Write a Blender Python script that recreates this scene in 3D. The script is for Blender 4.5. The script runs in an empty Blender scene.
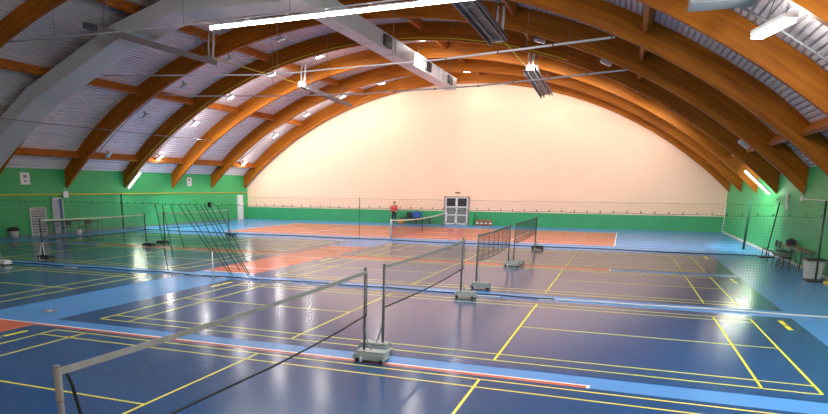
import bpy, bmesh, math, random
from mathutils import Vector, Matrix
random.seed(4)
S = bpy.context.scene
C = S.collection
PI = math.pi
X0, Z0 = -8.65, -16.3            # centre of the arch circle (x, z)
XL, XR, YB, YF = -27.5, 10.2, 40.95, -14.0
RLOW, RTOP = 26.75, 27.66

# ------------------------------------------------------------------ materials
def mat(name, rgb, rough=.5, metal=0., emit=None, strength=0., noise=None, spec=.5, coat=0., bump=None):
    m = bpy.data.materials.new(name); m.use_nodes = True
    nt = m.node_tree; b = nt.nodes['Principled BSDF']
    b.inputs['Base Color'].default_value = (*rgb, 1)
    b.inputs['Roughness'].default_value = rough
    b.inputs['Metallic'].default_value = metal
    b.inputs['Specular IOR Level'].default_value = spec
    if coat:
        b.inputs['Coat Weight'].default_value = coat
        b.inputs['Coat Roughness'].default_value = .12
    if emit:
        b.inputs['Emission Color'].default_value = (*emit, 1)
        b.inputs['Emission Strength'].default_value = strength
    if noise or bump:
        tc = nt.nodes.new('ShaderNodeTexCoord'); mp = nt.nodes.new('ShaderNodeMapping')
        nt.links.new(tc.outputs['Object'], mp.inputs['Vector'])
    if noise:
        amt, scale = noise
        mp.inputs['Scale'].default_value = scale
        n = nt.nodes.new('ShaderNodeTexNoise'); n.inputs['Scale'].default_value = 1.; n.inputs['Detail'].default_value = 4
        nt.links.new(mp.outputs['Vector'], n.inputs['Vector'])
        r = nt.nodes.new('ShaderNodeValToRGB')
        r.color_ramp.elements[0].position = .3; r.color_ramp.elements[1].position = .7
        r.color_ramp.elements[0].color = (*[max(0, c*(1-amt)) for c in rgb], 1)
        r.color_ramp.elements[1].color = (*[min(1, c*(1+amt)) for c in rgb], 1)
        nt.links.new(n.outputs['Fac'], r.inputs['Fac'])
        nt.links.new(r.outputs['Color'], b.inputs['Base Color'])
    if bump:
        st, scale = bump
        mp2 = nt.nodes.new('ShaderNodeMapping'); mp2.inputs['Scale'].default_value = scale
        nt.links.new(tc.outputs['Object'], mp2.inputs['Vector'])
        n2 = nt.nodes.new('ShaderNodeTexNoise'); n2.inputs['Scale'].default_value = 1.; n2.inputs['Detail'].default_value = 2
        nt.links.new(mp2.outputs['Vector'], n2.inputs['Vector'])
        bp = nt.nodes.new('ShaderNodeBump'); bp.inputs['Strength'].default_value = st; bp.inputs['Distance'].default_value = .01
        nt.links.new(n2.outputs['Fac'], bp.inputs['Height'])
        nt.links.new(bp.outputs['Normal'], b.inputs['Normal'])
    return m

def wood_mat(name, rgb):
    """glued laminated timber: thin laminations that follow the arch and a soft grain"""
    m = bpy.data.materials.new(name); m.use_nodes = True
    nt = m.node_tree; b = nt.nodes['Principled BSDF']; N = nt.nodes.new; L = nt.links.new
    b.inputs['Roughness'].default_value = .55; b.inputs['Specular IOR Level'].default_value = .2
    g = N('ShaderNodeNewGeometry'); sx = N('ShaderNodeSeparateXYZ'); L(g.outputs['Position'], sx.inputs[0])
    def M(op, a, c):
        n = N('ShaderNodeMath'); n.operation = op
        for i, q in enumerate((a, c)):
            if q is None: continue
            if isinstance(q, (int, float)): n.inputs[i].default_value = q
            else: L(q, n.inputs[i])
        return n.outputs[0]
    dx = M('SUBTRACT', sx.outputs[0], X0); dz = M('SUBTRACT', sx.outputs[2], Z0)
    r = M('SQRT', M('ADD', M('MULTIPLY', dx, dx), M('MULTIPLY', dz, dz)), None)
    th = M('ARCTAN2', dx, dz)
    cv = N('ShaderNodeCombineXYZ'); L(M('MULTIPLY', th, 16.), cv.inputs[0]); L(M('MULTIPLY', r, 9.), cv.inputs[1]); L(M('MULTIPLY', sx.outputs[1], 3.), cv.inputs[2])
    no = N('ShaderNodeTexNoise'); no.inputs['Scale'].default_value = 1.; no.inputs['Detail'].default_value = 5; L(cv.outputs[0], no.inputs['Vector'])
    lam = M('GREATER_THAN', M('FRACT', M('MULTIPLY', r, 22.), None), .9)
    rp = N('ShaderNodeValToRGB'); L(no.outputs['Fac'], rp.inputs['Fac'])
    rp.color_ramp.elements[0].position = .28; rp.color_ramp.elements[1].position = .75
    rp.color_ramp.elements[0].color = (rgb[0]*.62, rgb[1]*.55, rgb[2]*.5, 1); rp.color_ramp.elements[1].color = (rgb[0]*1.2, rgb[1]*1.25, rgb[2]*1.2, 1)
    mx = N('ShaderNodeMix'); mx.data_type = 'RGBA'; L(M('MULTIPLY', lam, .35), mx.inputs[0]); L(rp.outputs[0], mx.inputs[6])
    mx.inputs[7].default_value = (rgb[0]*.4, rgb[1]*.35, rgb[2]*.3, 1)
    L(mx.outputs[2], b.inputs['Base Color'])
    return m

M_ = {}
M_['blue'] = mat('blue_floor_coating', (.085, .29, .66), .27, noise=(.06, (.5, .5, .5)))
M_['red'] = mat('red_court_coating', (.60, .14, .075), .25, noise=(.07, (.5, .5, .5)))
M_['white_line'] = mat('white_line_paint', (.8, .8, .78), .4)
M_['mat'] = mat('dark_blue_court_mat', (.017, .082, .22), .18, noise=(.06, (.35, 1.2, 1)))
M_['yellow_line'] = mat('yellow_line_paint', (.92, .84, .03), .4)
M_['cream'] = mat('cream_wall_paint', (.92, .63, .44), .75, noise=(.02, (.4, .4, .4)))
M_['dado'] = mat('green_dado_paint', (.03, .36, .13), .45, noise=(.05, (.8, .8, 1.5)))
M_['green'] = mat('green_wall_paint', (.035, .40, .12), .5, noise=(.07, (.6, .6, 1.2)))
M_['plain'] = mat('grey_wall_paint', (.45, .45, .43), .8)
M_['steel'] = mat('corrugated_steel_sheet', (.80, .74, .75), .45, noise=(.08, (.4, .4, .4)))
M_['wood'] = wood_mat('laminated_arch_timber', (.41, .122, .004))
M_['purlin'] = wood_mat('orange_purlin_timber', (.50, .15, .018))
M_['duct'] = mat('painted_duct_sheet', (.62, .62, .62), .5, noise=(.05, (.5, .5, .5)))
M_['seam'] = mat('duct_flange', (.4, .4, .4), .5)
M_['black'] = mat('black_plastic', (.012, .012, .014), .5)
M_['rubber'] = mat('black_rubber', (.015, .015, .016), .7)
M_['cord'] = mat('black_cord', (.012, .012, .015), .8)
M_['net'] = mat('dark_net_thread', (.05, .045, .045), .8)
M_['palenet'] = mat('greyish_net_thread', (.24, .22, .21), .8)
M_['bignet'] = mat('grey_green_net_thread', (.09, .11, .10), .8)
M_['paletape'] = mat('pale_net_tape', (.45, .48, .36), .8)
M_['tape'] = mat('grey_white_net_tape', (.25, .245, .22), .8, noise=(.12, (6, 6, 6)))
M_['cartmetal'] = mat('grey_cart_steel', (.34, .38, .37), .45, noise=(.12, (6, 6, 6)))
M_['pole'] = mat('grey_painted_pole', (.12, .125, .13), .4)
M_['darkpole'] = mat('dark_painted_pole', (.02, .024, .024), .45)
M_['greenpole'] = mat('dark_green_pole', (.015, .09, .05), .85, spec=.2)
M_['whitemetal'] = mat('white_metal', (.78, .78, .76), .45)
M_['rail'] = mat('pale_grey_rail', (.68, .66, .70), .4)
M_['darkrail'] = mat('dark_grey_rail', (.16, .16, .17), .5)
M_['heater'] = mat('dark_heater_panel', (.11, .125, .14), .45, noise=(.2, (3, 3, 3)))
M_['heaterlight'] = mat('grey_heater_edge', (.40, .41, .43), .4)
M_['boxgrey'] = mat('blue_grey_casing', (.20, .23, .25), .45)
M_['skirt'] = mat('dark_heater_skirt', (.13, .12, .14), .45)
M_['ypipe'] = mat('yellow_gas_pipe', (.72, .62, .03), .4)
M_['fixture'] = mat('pale_grey_fixture', (.66, .65, .64), .45)
M_['off_lens'] = mat('unlit_lens', (.55, .55, .55), .25)
M_['lens'] = mat('lit_flood_lens', (1, 1, 1), .3, emit=(1, .97, .92), strength=14.)
M_['tube'] = mat('lit_tube', (1, 1, 1), .3, emit=(1, .95, .82), strength=22.)
M_['foottube'] = mat('lit_foot_tube', (1, 1, 1), .3, emit=(.95, 1, .72), strength=7.)
M_['doorglass'] = mat('dark_door_glass', (.045, .045, .05), .08)
M_['doorglass2'] = mat('grey_frosted_glass', (.20, .21, .20), .25)
M_['mauve'] = mat('mauve_door_surround', (.36, .24, .25), .6)
M_['bluegrey'] = mat('blue_grey_door_leaf', (.42, .48, .55), .5, noise=(.15, (3, 3, 1)))
M_['bluetrim'] = mat('blue_door_edge', (.04, .14, .35), .5)
M_['louvre'] = mat('white_louvre', (.70, .72, .68), .5)
M_['white'] = mat('white_plastic', (.80, .80, .78), .5)
M_['bin'] = mat('pale_grey_bin', (.55, .55, .52), .5)
M_['brown'] = mat('brown_table_board', (.20, .105, .06), .5, noise=(.2, (8, 2, 2)))
M_['yellowp'] = mat('yellow_plastic', (.85, .60, .03), .45)
M_['redcloth'] = mat('red_jacket_cloth', (.70, .07, .06), .85, noise=(.15, (8, 8, 8)))
M_['blackcloth'] = mat('black_trouser_cloth', (.018, .018, .022), .9)
M_['skin'] = mat('skin', (.60, .36, .26), .6)
M_['hair'] = mat('dark_hair', (.10, .055, .03), .7)
M_['bluecloth'] = mat('blue_bag_cloth', (.03, .11, .42), .85)
M_['orangecloth'] = mat('orange_bag_cloth', (.75, .30, .03), .8)
M_['redpaint'] = mat('red_cylinder_paint', (.50, .05, .03), .35)
M_['wallbase'] = mat('pale_skirting', (.62, .62, .50), .6)

# ------------------------------------------------------------------ mesh builder
class MB:
    def __init__(s): s.v, s.f, s.m = [], [], []
    def quad(s, a, b, c, d, m=0):
        i = len(s.v); s.v += [a, b, c, d]; s.f.append((i, i+1, i+2, i+3)); s.m.append(m)
    def box(s, x0, x1, y0, y1, z0, z1, m=0):
        i = len(s.v)
        s.v += [(x0,y0,z0),(x1,y0,z0),(x1,y1,z0),(x0,y1,z0),(x0,y0,z1),(x1,y0,z1),(x1,y1,z1),(x0,y1,z1)]
        s.f += [(i,i+3,i+2,i+1),(i+4,i+5,i+6,i+7),(i,i+1,i+5,i+4),(i+1,i+2,i+6,i+5),(i+2,i+3,i+7,i+6),(i+3,i,i+4,i+7)]; s.m += [m]*6
        return s
    def obox(s, c, ax, ay, az, m=0):
        """box at c with half-axis vectors ax, ay, az"""
        c, ax, ay, az = map(Vector, (c, ax, ay, az)); i = len(s.v)
        for kz in (-1, 1):
            for kx, ky in ((-1,-1),(1,-1),(1,1),(-1,1)): s.v.append(tuple(c+ax*kx+ay*ky+az*kz))
        s.f += [(i,i+3,i+2,i+1),(i+4,i+5,i+6,i+7),(i,i+1,i+5,i+4),(i+1,i+2,i+6,i+5),(i+2,i+3,i+7,i+6),(i+3,i,i+4,i+7)]; s.m += [m]*6
        return s
    def beam(s, p, q, w, h, up=(0,0,1), m=0):
        p, q = Vector(p), Vector(q); d = (q-p); L = d.length; d /= L
        u = Vector(up); a = d.cross(u)
        if a.length < 1e-4: a = d.cross(Vector((1,0,0)))
        a.normalize(); b = a.cross(d)
        return s.obox((p+q)/2, d*L/2, a*w/2, b*h/2, m)
    def tube(s, pts, r, n=8, m=0, r2=None, cap=True):
        pts = [Vector(p) for p in pts]; K = len(pts); i0 = len(s.v); ref = None
        for k, p in enumerate(pts):
            d = (pts[min(k+1,K-1)]-pts[max(k-1,0)]).normalized()
            if ref is None:
                ref = d.orthogonal().normalized()
            a = (ref - d*ref.dot(d)).normalized(); ref = a; b = d.cross(a)
            rr = r if r2 is None else r+(r2-r)*k/(K-1)
            for j in range(n):
                t = 2*PI*j/n; s.v.append(tuple(p+a*rr*math.cos(t)+b*rr*math.sin(t)))
        for k in range(K-1):
            for j in range(n):
                A = i0+k*n+j; B = i0+k*n+(j+1) % n; s.f.append((A, B, B+n, A+n)); s.m.append(m)
        if cap:
            s.f.append(tuple(i0+j for j in reversed(range(n)))); s.m.append(m)
            s.f.append(tuple(i0+(K-1)*n+j for j in range(n))); s.m.append(m)
        return s
    def lathe(s, c, prof, n=16, m=0):
        """prof: (r, z) list around the vertical axis through c"""
        i0 = len(s.v); K = len(prof)
        for r, z in prof:
            for j in range(n):
                t = 2*PI*j/n; s.v.append((c[0]+r*math.cos(t), c[1]+r*math.sin(t), c[2]+z))
        for k in range(K-1):
            for j in range(n):
                A = i0+k*n+j; B = i0+k*n+(j+1) % n; s.f.append((A, B, B+n, A+n)); s.m.append(m)
        s.f.append(tuple(i0+j for j in reversed(range(n)))); s.m.append(m)
        s.f.append(tuple(i0+(K-1)*n+j for j in range(n))); s.m.append(m)
        return s
    def ball(s, c, rx, ry, rz, n=12, k=8, m=0):
        return s.lathe_xyz(c, rx, ry, rz, n, k, m)
    def lathe_xyz(s, c, rx, ry, rz, n, k, m):
        i0 = len(s.v)
        for a in range(k+1):
            f = PI*(a+.02)/(k+.04)-PI/2
            for j in range(n):
                t = 2*PI*j/n; s.v.append((c[0]+rx*math.cos(f)*math.cos(t), c[1]+ry*math.cos(f)*math.sin(t), c[2]+rz*math.sin(f)))
        for a in range(k):
            for j in range(n):
                A = i0+a*n+j; B = i0+a*n+(j+1) % n; s.f.append((A, B, B+n, A+n)); s.m.append(m)
        return s
    def build(s, name, mats, parent=None, smooth=False, bevel=0.):
        me = bpy.data.meshes.new(name)
        off = Vector(parent['_base']) if parent is not None and '_base' in parent else Vector((0,0,0))
        me.from_pydata([tuple(Vector(v)-off) for v in s.v], [], s.f)
        if not isinstance(mats, (list, tuple)): mats = [mats]
        for q in mats: me.materials.append(q)
        me.polygons.foreach_set('material_index', s.m)
        if smooth: me.polygons.foreach_set('use_smooth', [True]*len(me.polygons))
        me.update()
        o = bpy.data.objects.new(name, me); C.objects.link(o)
        if parent is not None: o.parent = parent
        if bevel:
            b = o.modifiers.new('bevel', 'BEVEL'); b.width = bevel; b.segments = 2; b.limit_method = 'ANGLE'
        return o

def tag(o, label, cat, group=None):
    o['label'] = label; o['category'] = cat
    if group: o['group'] = group
    return o
def thing(name, label, cat, base=(0,0,0), group=None):
    o = bpy.data.objects.new(name, None); C.objects.link(o); o.location = base
    o['_base'] = tuple(base); o.empty_display_size = .2
    return tag(o, label, cat, group)
def copy_tree(src, loc, label, rz=None):
    c = src.copy(); C.objects.link(c); c.location = loc
    if rz is not None: c.rotation_euler = (0, 0, rz)
    c['label'] = label
    for ch in list(src.children):
        d = ch.copy(); C.objects.link(d); d.parent = c
        for g in list(ch.children):
            e = g.copy(); C.objects.link(e); e.parent = d
    return c
def structure(o): o['kind'] = 'structure'; return o
def arc(r, deg, y):
    t = math.radians(deg); return Vector((X0+r*math.sin(t), y, Z0+r*math.cos(t)))
def radial(deg):
    t = math.radians(deg); return Vector((math.sin(t), 0, math.cos(t)))
def tangent(deg):
    t = math.radians(deg); return Vector((math.cos(t), 0, -math.sin(t)))
def roof_r(t):
    d = abs(math.degrees(t)); return RTOP-.16*max(0., min(1., (d-36.5)/6.))

# ------------------------------------------------------------------ setting: floor with painted tennis courts
TX0, TX1, TXC = -20.2, 3.55, -8.32
TEN = [(-11.82, -.85), (8.1, 19.07), (25.5, 36.47)]
LW = .05
def floor_mat(x, y):
    for y0, y1 in TEN:
        if TX0 <= x <= TX1 and y0 <= y <= y1:
            if min(x-TX0, TX1-x, y-y0, y1-y) < LW: return 2
            if abs(y-(y0+1.37)) < LW/2 or abs(y-(y1-1.37)) < LW/2: return 2
            inner = y0+1.37 < y < y1-1.37
            if inner and (abs(x-(TXC-6.4)) < LW/2 or abs(x-(TXC+6.4)) < LW/2): return 2
            if abs(x-TXC) < 6.4 and abs(y-(y0+y1)/2) < LW/2: return 2
            return 1
    return 0
xs = {XL, XR, TX0, TX0+LW, TX1-LW, TX1}
for q in (TXC-6.4, TXC+6.4): xs |= {q-LW/2, q+LW/2}
ys = {YF, YB}
for y0, y1 in TEN:
    ys |= {y0, y0+LW, y1-LW, y1}
    for q in (y0+1.37, y1-1.37, (y0+y1)/2): ys |= {q-LW/2, q+LW/2}
xs, ys = sorted(xs), sorted(ys)
fb = MB()
for i in range(len(xs)-1):
    for j in range(len(ys)-1):
        fb.quad((xs[i],ys[j],0),(xs[i+1],ys[j],0),(xs[i+1],ys[j+1],0),(xs[i],ys[j+1],0), floor_mat((xs[i]+xs[i+1])/2, (ys[j]+ys[j+1])/2))
structure(fb.build('floor', [M_['blue'], M_['red'], M_['white_line']]))

# walls -------------------------------------------------------------
HW = (XR-XL)/2; XC = (XL+XR)/2
def wall_top(x, lim=HW):
    t = math.asin(max(-1, min(1, (x-X0)/RTOP))); r = roof_r(t)+.06
    return Z0+math.sqrt(r*r-(x-X0)**2)
wb = MB()
wb.quad((XL,YB,0),(XR,YB,0),(XR,YB,1.04),(XL,YB,1.04), 1)
n = 72
for i in range(n):
    a = XL+(XR-XL)*i/n; b = XL+(XR-XL)*(i+1)/n
    wb.quad((a,YB,1.04),(b,YB,1.04),(b,YB,wall_top(b)),(a,YB,wall_top(a)), 0)
wb.box(XL,XR,YB+.05,YB+.25,0,3, 0)
structure(wb.build('wall_back', [M_['cream'], M_['dado']]))
structure(MB().box(XL-.2,XL,YF,YB,0,3.86).build('wall_left', M_['green']))
structure(MB().box(XR,XR+.2,YF,YB,0,3.86).build('wall_right', M_['green']))
wf = MB()
for i in range(n):
    a = XL+(XR-XL)*i/n; b = XL+(XR-XL)*(i+1)/n
    wf.quad((b,YF,0),(a,YF,0),(a,YF,wall_top(a)),(b,YF,wall_top(b)), 0)
structure(wf.build('wall_front', [M_['plain']]))
structure(MB().box(XR-.015,XR-.001,-6,YB-.02,0,.10).build('baseboard_right', M_['wallbase']))
structure(MB().box(XL+.001,XL+.015,8,YB-.02,0,.08).build('baseboard_left', M_['darkrail']))

# roof sheet: trapezoid ribs that run along the hall
cb = MB(); prof = []
t_end = math.asin(HW/27.5)
per = .2/27.6; k = -int(t_end/per)-1
while k*per < t_end:
    for f, d in ((0,0),(.60,0),(.67,.10),(.93,.10)):
        t = (k+f)*per
        if -t_end <= t <= t_end: prof.append((t, roof_r(t)+d))
    k += 1
prof = [(-t_end, roof_r(t_end))]+prof+[(t_end, roof_r(t_end))]
for (ta, ra), (tb, rb) in zip(prof, prof[1:]):
    A = (X0+ra*math.sin(ta), Z0+ra*math.cos(ta)); B = (X0+rb*math.sin(tb), Z0+rb*math.cos(tb))
    cb.quad((A[0],YF,A[1]),(A[0],YB,A[1]),(B[0],YB,B[1]),(B[0],YF,B[1]))
structure(cb.build('ceiling', M_['steel']))

# ------------------------------------------------------------------ arches and purlins
ARCH = [4.4, 9.6, 14.75, 19.9, 25.0, 30.15, 35.3, 40.35]
ORD = ['eighth', 'seventh', 'sixth', 'fifth', 'fourth', 'third', 'second', 'first']
AT = .20
RL = [27.0, 26.95, 26.85]+[26.75]*5
def arch_mesh(y, RLOW):
    b = MB(); N = 96; lo = []; hi = []
    xe = HW-.004
    tl = math.asin(xe/RLOW); th = math.asin(xe/27.488)
    for i in range(N+1):
        f = -1+2*i/N
        t = tl*f; lo.append((XC+RLOW*math.sin(t), Z0+RLOW*math.cos(t)))
        t = th*f; r = roof_r(t)-.012; x = r*math.sin(t); x = max(-xe, min(xe, x)); hi.append((XC+x, Z0+r*math.cos(t)))
    i0 = 0
    for (lx, lz), (hx, hz) in zip(lo, hi):
        b.v += [(lx,y,lz),(lx,y+AT,lz),(hx,y+AT,hz),(hx,y,hz)]
    for i in range(N):
        q = i*4; w = q+4
        b.f += [(q,w,w+3,q+3),(q+1,q+2,w+2,w+1),(q,q+1,w+1,w),(q+3,w+3,w+2,q+2)]; b.m += [0]*4
    b.f += [(0,3,2,1),(N*4,N*4+1,N*4+2,N*4+3)]; b.m += [0]*2
    return b
EXTRA = {1: 'with the lit tube row hung along it', 2: 'with the grey duct run along it', 4: 'with lit tubes at its feet', 0: 'above the hanging grey heater box'}
for i, y in enumerate(ARCH):
    lab = f'brown laminated timber roof arch, {ORD[i]} counted from the cream end wall'
    if i == 7: lab = 'brown laminated timber roof arch standing against the cream end wall'
    tag(arch_mesh(y, RL[i]).build('roof_arch', M_['wood']), lab, 'arch', 'laminated timber roof arches')
ROWS = [(-40.2, 'lowest row above the yellow-pipe wall'), (-28.1, 'second row above the yellow-pipe wall'), (-16, 'third row above the yellow-pipe wall'),
        (-4, 'ridge row over the long duct'), (3.5, 'ridge row beside the long duct'), (15.5, 'third row above the bench wall'), (27.2, 'second row above the bench wall'), (39.8, 'lowest row above the bench wall')]
PSKIP = set()
for bi in range(len(ARCH)-1):
    ya, yb = ARCH[bi]+AT+.003, ARCH[bi+1]-.003
    for ri, (deg, rowlab) in enumerate(ROWS):
        if (bi, ri) in PSKIP: continue
        rt = roof_r(math.radians(deg))-.012
        b = MB().obox(arc(rt-.21, deg, (ya+yb)/2), tangent(deg)*.075, (0,(yb-ya)/2,0), radial(deg)*.21)
        tag(b.build('roof_purlin', M_['purlin']), f'orange timber purlin, {rowlab}, {ORD[bi+1]} bay from the cream wall', 'beam', 'orange roof purlins')

# ------------------------------------------------------------------ badminton court mats with yellow lines
def court_lines(xc, y0):
    b = MB(); w = .04; z0, z1 = .0045, .006
    def ln(xa, xb, ya, yb): b.box(xc+xa, xc+xb, y0+ya, y0+yb, z0, z1)
    for yy in (0, .46, 5.64, 6.1-w): ln(-6.7, 6.7, yy, yy+w)
    for sg in (-1, 1):
        for xx in (6.7, 5.94, 1.98):
            a = sg*xx; ln(min(a, a-sg*w), max(a, a-sg*w), 0, 6.1)
        ln(min(sg*1.98, sg*6.7), max(sg*1.98, sg*6.7), 3.05-w/2, 3.05+w/2)
    return b
def court(xc, y0, ya, yb, x0, x1, label, marks=True):
    t = thing('badminton_court_mat', label, 'court mat', (xc, (ya+yb)/2, 0), 'dark blue badminton court mats')
    MB().box(x0, x1, ya, yb, .0005, .004).build('mat_surface', M_['mat'], t)
    court_lines(xc, y0).build('court_marking', M_['yellow_line'], t)
    if marks:
        for x, sgn in ((x0+.30, 1), (x1-.36, -1)):
            for a, c in ((.45, 1.0), (1.07, 1.55)):
                m = MB()
                if sgn > 0: m.box(x, x+.10, yb-c-.05, yb-a-.05, .0045, .006)
                else: m.box(x, x+.10, yb-c, yb-a, .0045, .006)
                m.build('printed_mark', M_['yellow_line'], t)
    return t
court(0, -7.30, -7.6, -1.03, -7.5, 7.58, 'dark blue court mat under the grey-taped net with its frayed post in the front corner')
court(0, 0, -.40, 6.62, -7.5, 7.58, 'dark blue court mat between the pink-edged white line and the long divider net')
court(0, 7.97, 7.55, 14.18, -7.5, 7.58, 'court mat just behind the long divider net, under the net with hanging black cords')
court(0, 15.23, 15.0, 22.0, -7.5, 7.58, 'court mat ending at the second divider net, in front of the orange tennis court')
court(-17.15, 0, -.40, 6.62, -24.7, -9.62, 'teal-looking court mat beside the pale blue strip, before the folded divider net', False)
court(-17.15, 7.97, 7.55, 14.18, -24.7, -9.62, 'court mat before the tables along the yellow-pipe wall', False)
court(-17.15, 15.23, 15.0, 22.0, -24.7, -9.62, 'court mat along the yellow-pipe wall ending at the second divider net', False)

# ------------------------------------------------------------------ badminton nets and wheeled posts
NETLEN = 6.02
LEN = [6.02]
def top_z(y): f = abs(y/(LEN[0]/2)); return 1.518+.026*f*f
def net_parts(t, tape, thread, cell=.021, th=.0013):
    """local frame: net in the plane x = 0, y from -NETLEN/2 to NETLEN/2"""
    NETLEN = LEN[0]; H = NETLEN/2; zb = .79; b = MB(); n = int(NETLEN/cell)
    for i in range(n+1):
        y = -H+NETLEN*i/n; b.box(-th/2, th/2, y-th/2, y+th/2, zb, top_z(y)-.03)
    m = int(.72/cell)
    for k in range(1, m):
        z = zb+.72*k/m
        for a in range(8):
            y0 = -H+NETLEN*a/8; y1 = -H+NETLEN*(a+1)/8
            dz0 = (top_z(y0)-1.51)*k/m; dz1 = (top_z(y1)-1.51)*k/m
            b.beam((0,y0,z+dz0), (0,y1,z+dz1), th, th)
    b.build('net_mesh', thread, t)
    tp = MB()
    for a in range(16):
        y0 = -H+NETLEN*a/16; y1 = -H+NETLEN*(a+1)/16
        tp.beam((0,y0,top_z(y0)-.025), (0,y1,top_z(y1)-.025), .012, .054)
    tp.build('top_tape', tape, t)
def slack(pts, r, name, t, m=None):
    MB().tube(pts, r, 6).build(name, m or M_['cord'], t, smooth=True)
def badminton_net(x, ya, yb, label, tape, thread, group='badminton nets', style=0):
    NETLEN = LEN[0] = yb-ya; yc = (ya+yb)/2
    t = thing('badminton_net', label, 'net', (0,0,0), group)
    t.location = (x, yc, 0)
    net_parts(t, tape, thread, th=.0005 if style == 1 else .0011)
    H = NETLEN/2
    if style == 1:     # loose near edge that hangs away from the post
        pts = [(0,-H+.07,1.49),(0,-H+.11,1.39),(0,-H+.15,1.2),(0,-H+.2,1.0),(0,-H+.32,.84),(0,-H+.7,.775),(0,-1.4,.76),(0,0,.73),(0,1.2,.735),(0,2.2,.755),(0,2.7,.78),(0,H,.80)]
    elif style == 2:   # scalloped bottom
        pts = []
        for i in range(57):
            f = i/56; pts.append((.0, -H+NETLEN*f, .80-.07*math.sin(PI*f)-.022*abs(math.sin(PI*f*7))))
    else:
        pts = [(0,-H+NETLEN*i/14, .80-.05*math.sin(PI*i/14)) for i in range(15)]
    slack(pts, .014, 'bottom_cord', t)
    slack([(0,H,1.5),(0,H,.8)], .006, 'side_cord', t)
    if style != 1: slack([(0,-H,1.5),(0,-H,.8)], .006, 'side_cord', t)
    if style == 2:
        for k in range(1, 7):
            y = -H+NETLEN*k/7; slack([(0,y,1.50),(.01,y+.02,1.1),(0,y,.74)], .009, 'hanging_cord', t)
    return t
badminton_net(-.03, -7.40, -.93, 'badminton net with thick frayed grey top tape and loose black bottom cord', M_['tape'], M_['palenet'], style=1)
badminton_net(.0, -.18, 6.20, 'badminton net just this side of the long divider net, spanning the second blue mat', M_['tape'], M_['palenet'])
badminton_net(-.03, 8.10, 14.04, 'badminton net with a row of black cords hanging through it', M_['tape'], M_['net'], style=2)
badminton_net(.03, 14.70, 21.66, 'badminton net seen against the green dado, last in the line of four', M_['tape'], M_['net'])
badminton_net(-17.2, .2, 6.22, 'badminton net over the teal-looking mat at the picture edge', M_['tape'], M_['net'])
badminton_net(-17.2, 8.33, 14.37, 'pale-taped badminton net in front of the louvre panel and dark tables', M_['paletape'], M_['palenet'])
badminton_net(-17.4, 15.72, 22.07, 'pale-taped badminton net behind the bunched folds of the divider net', M_['paletape'], M_['palenet'])

def net_post(dark, label, group):
    """local frame: pole at the origin, cart towards +x"""
    t = thing('net_post', label, 'net post', (0,0,0), group)
    pm = M_['darkpole'] if dark else M_['pole']; cm = M_['darkpole'] if dark else M_['cartmetal']
    MB().tube([(0,0,.05),(0,0,1.55)], .024, 10).build('pole', pm, t, smooth=True)
    MB().lathe((0,0,1.55), [(.027,0),(.027,.02),(.012,.03)], 10).build('pole_cap', pm, t)
    MB().tube([(0,0,.62),(.05,0,.36),(.13,0,.17)], .014, 8).build('brace', cm, t, smooth=True)
    MB().box(-.16,.42,-.14,.14,.045,.08).box(-.10,.40,-.12,.12,.08,.18).build('weight_box', cm, t, bevel=.008)
    for y in (-.155, .155): MB().box(-.14,.41,y-.015,y+.015,.04,.14).build('side_rail', cm, t, bevel=.006)
    for x in (-.06, .36):
        for y in (-.18, .18):
            MB().tube([(x,y-.010,.035),(x,y+.010,.035)], .035, 14).build('wheel', M_['rubber'], t)
    MB().tube([(.02,-.21,.02),(.02,-.21,.10)], .02, 8).build('foot', M_['whitemetal'], t)
    return t
PG = 'net_post'
pA = net_post(False, 'grey net post wrapped in frayed tape, at the picture corner', 'wheeled badminton net posts')
pA.location = (-.005, -7.44, .0065)
MB().tube([(0,0,1.30),(0,0,1.56)], .028, 10).build('tape_wrap', M_['tape'], pA)
gp = [('grey net post on a wheeled weight cart, holding the taped front net', -.09, -.86), ('grey net post behind the front cart, holding the second net', .03, -.25), ('grey net post standing just before the long divider net', -.06, 6.25),
      ('grey net post standing just behind the long divider net', -.02, 8.05), ('grey net post at the far end of the net with hanging black cords', -.05, 14.10), ('grey net post with the dark net against the green dado, near end', .06, 14.62), ('grey net post with the dark net against the green dado, far end', .0, 21.72)]
# first copy has the tape wrap part; take a plain one as the source
src = net_post(False, gp[0][0], 'wheeled badminton net posts'); src.location = (gp[0][1], gp[0][2], .0065)
for i, (lab, x, y) in enumerate(gp[1:]): copy_tree(src, (x, y, .0065), lab, PI if i == 0 else None)
for ch in bpy.data.objects:
    if ch.parent and ch.parent.get('label', '').endswith('far end') and ch.name.startswith(('weight_box', 'side_rail')):
        ch.data = ch.data.copy(); ch.data.materials[0] = M_['darkpole']
dp = [('dark net post with pale leg standing in front of the louvre panel', -17.2, 8.27), ('dark net post on a black cart, pale-taped net in front of the tables ends here', -17.2, 14.43),
      ('dark net post on a black cart beside the bunched divider folds', -17.3, 15.97), ('dark net post on a small cart before the white door', -17.5, 22.13), ('net post with white wheeled cart at the picture edge', -17.2, 6.28)]
srcd = net_post(True, dp[0][0], 'dark badminton net posts'); srcd.location = (dp[0][1], dp[0][2], .0065)
for i, (lab, x, y) in enumerate(dp[1:4]): copy_tree(srcd, (x, y, .0065), lab, PI if i == 1 else None)
MB().tube([(-.12,-.1,.02),(0,0,.72),(.16,-.05,.02)], .022, 8).build('pale_leg', M_['whitemetal'], srcd)['label'] = 'white splayed leg'
cp = copy_tree(src, (dp[4][1], dp[4][2], .0065), dp[4][0])
for ch in cp.children:
    if ch.name.startswith(('weight_box', 'side_rail')):
        ch.data = ch.data.copy(); ch.data.materials[0] = M_['whitemetal']

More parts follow.
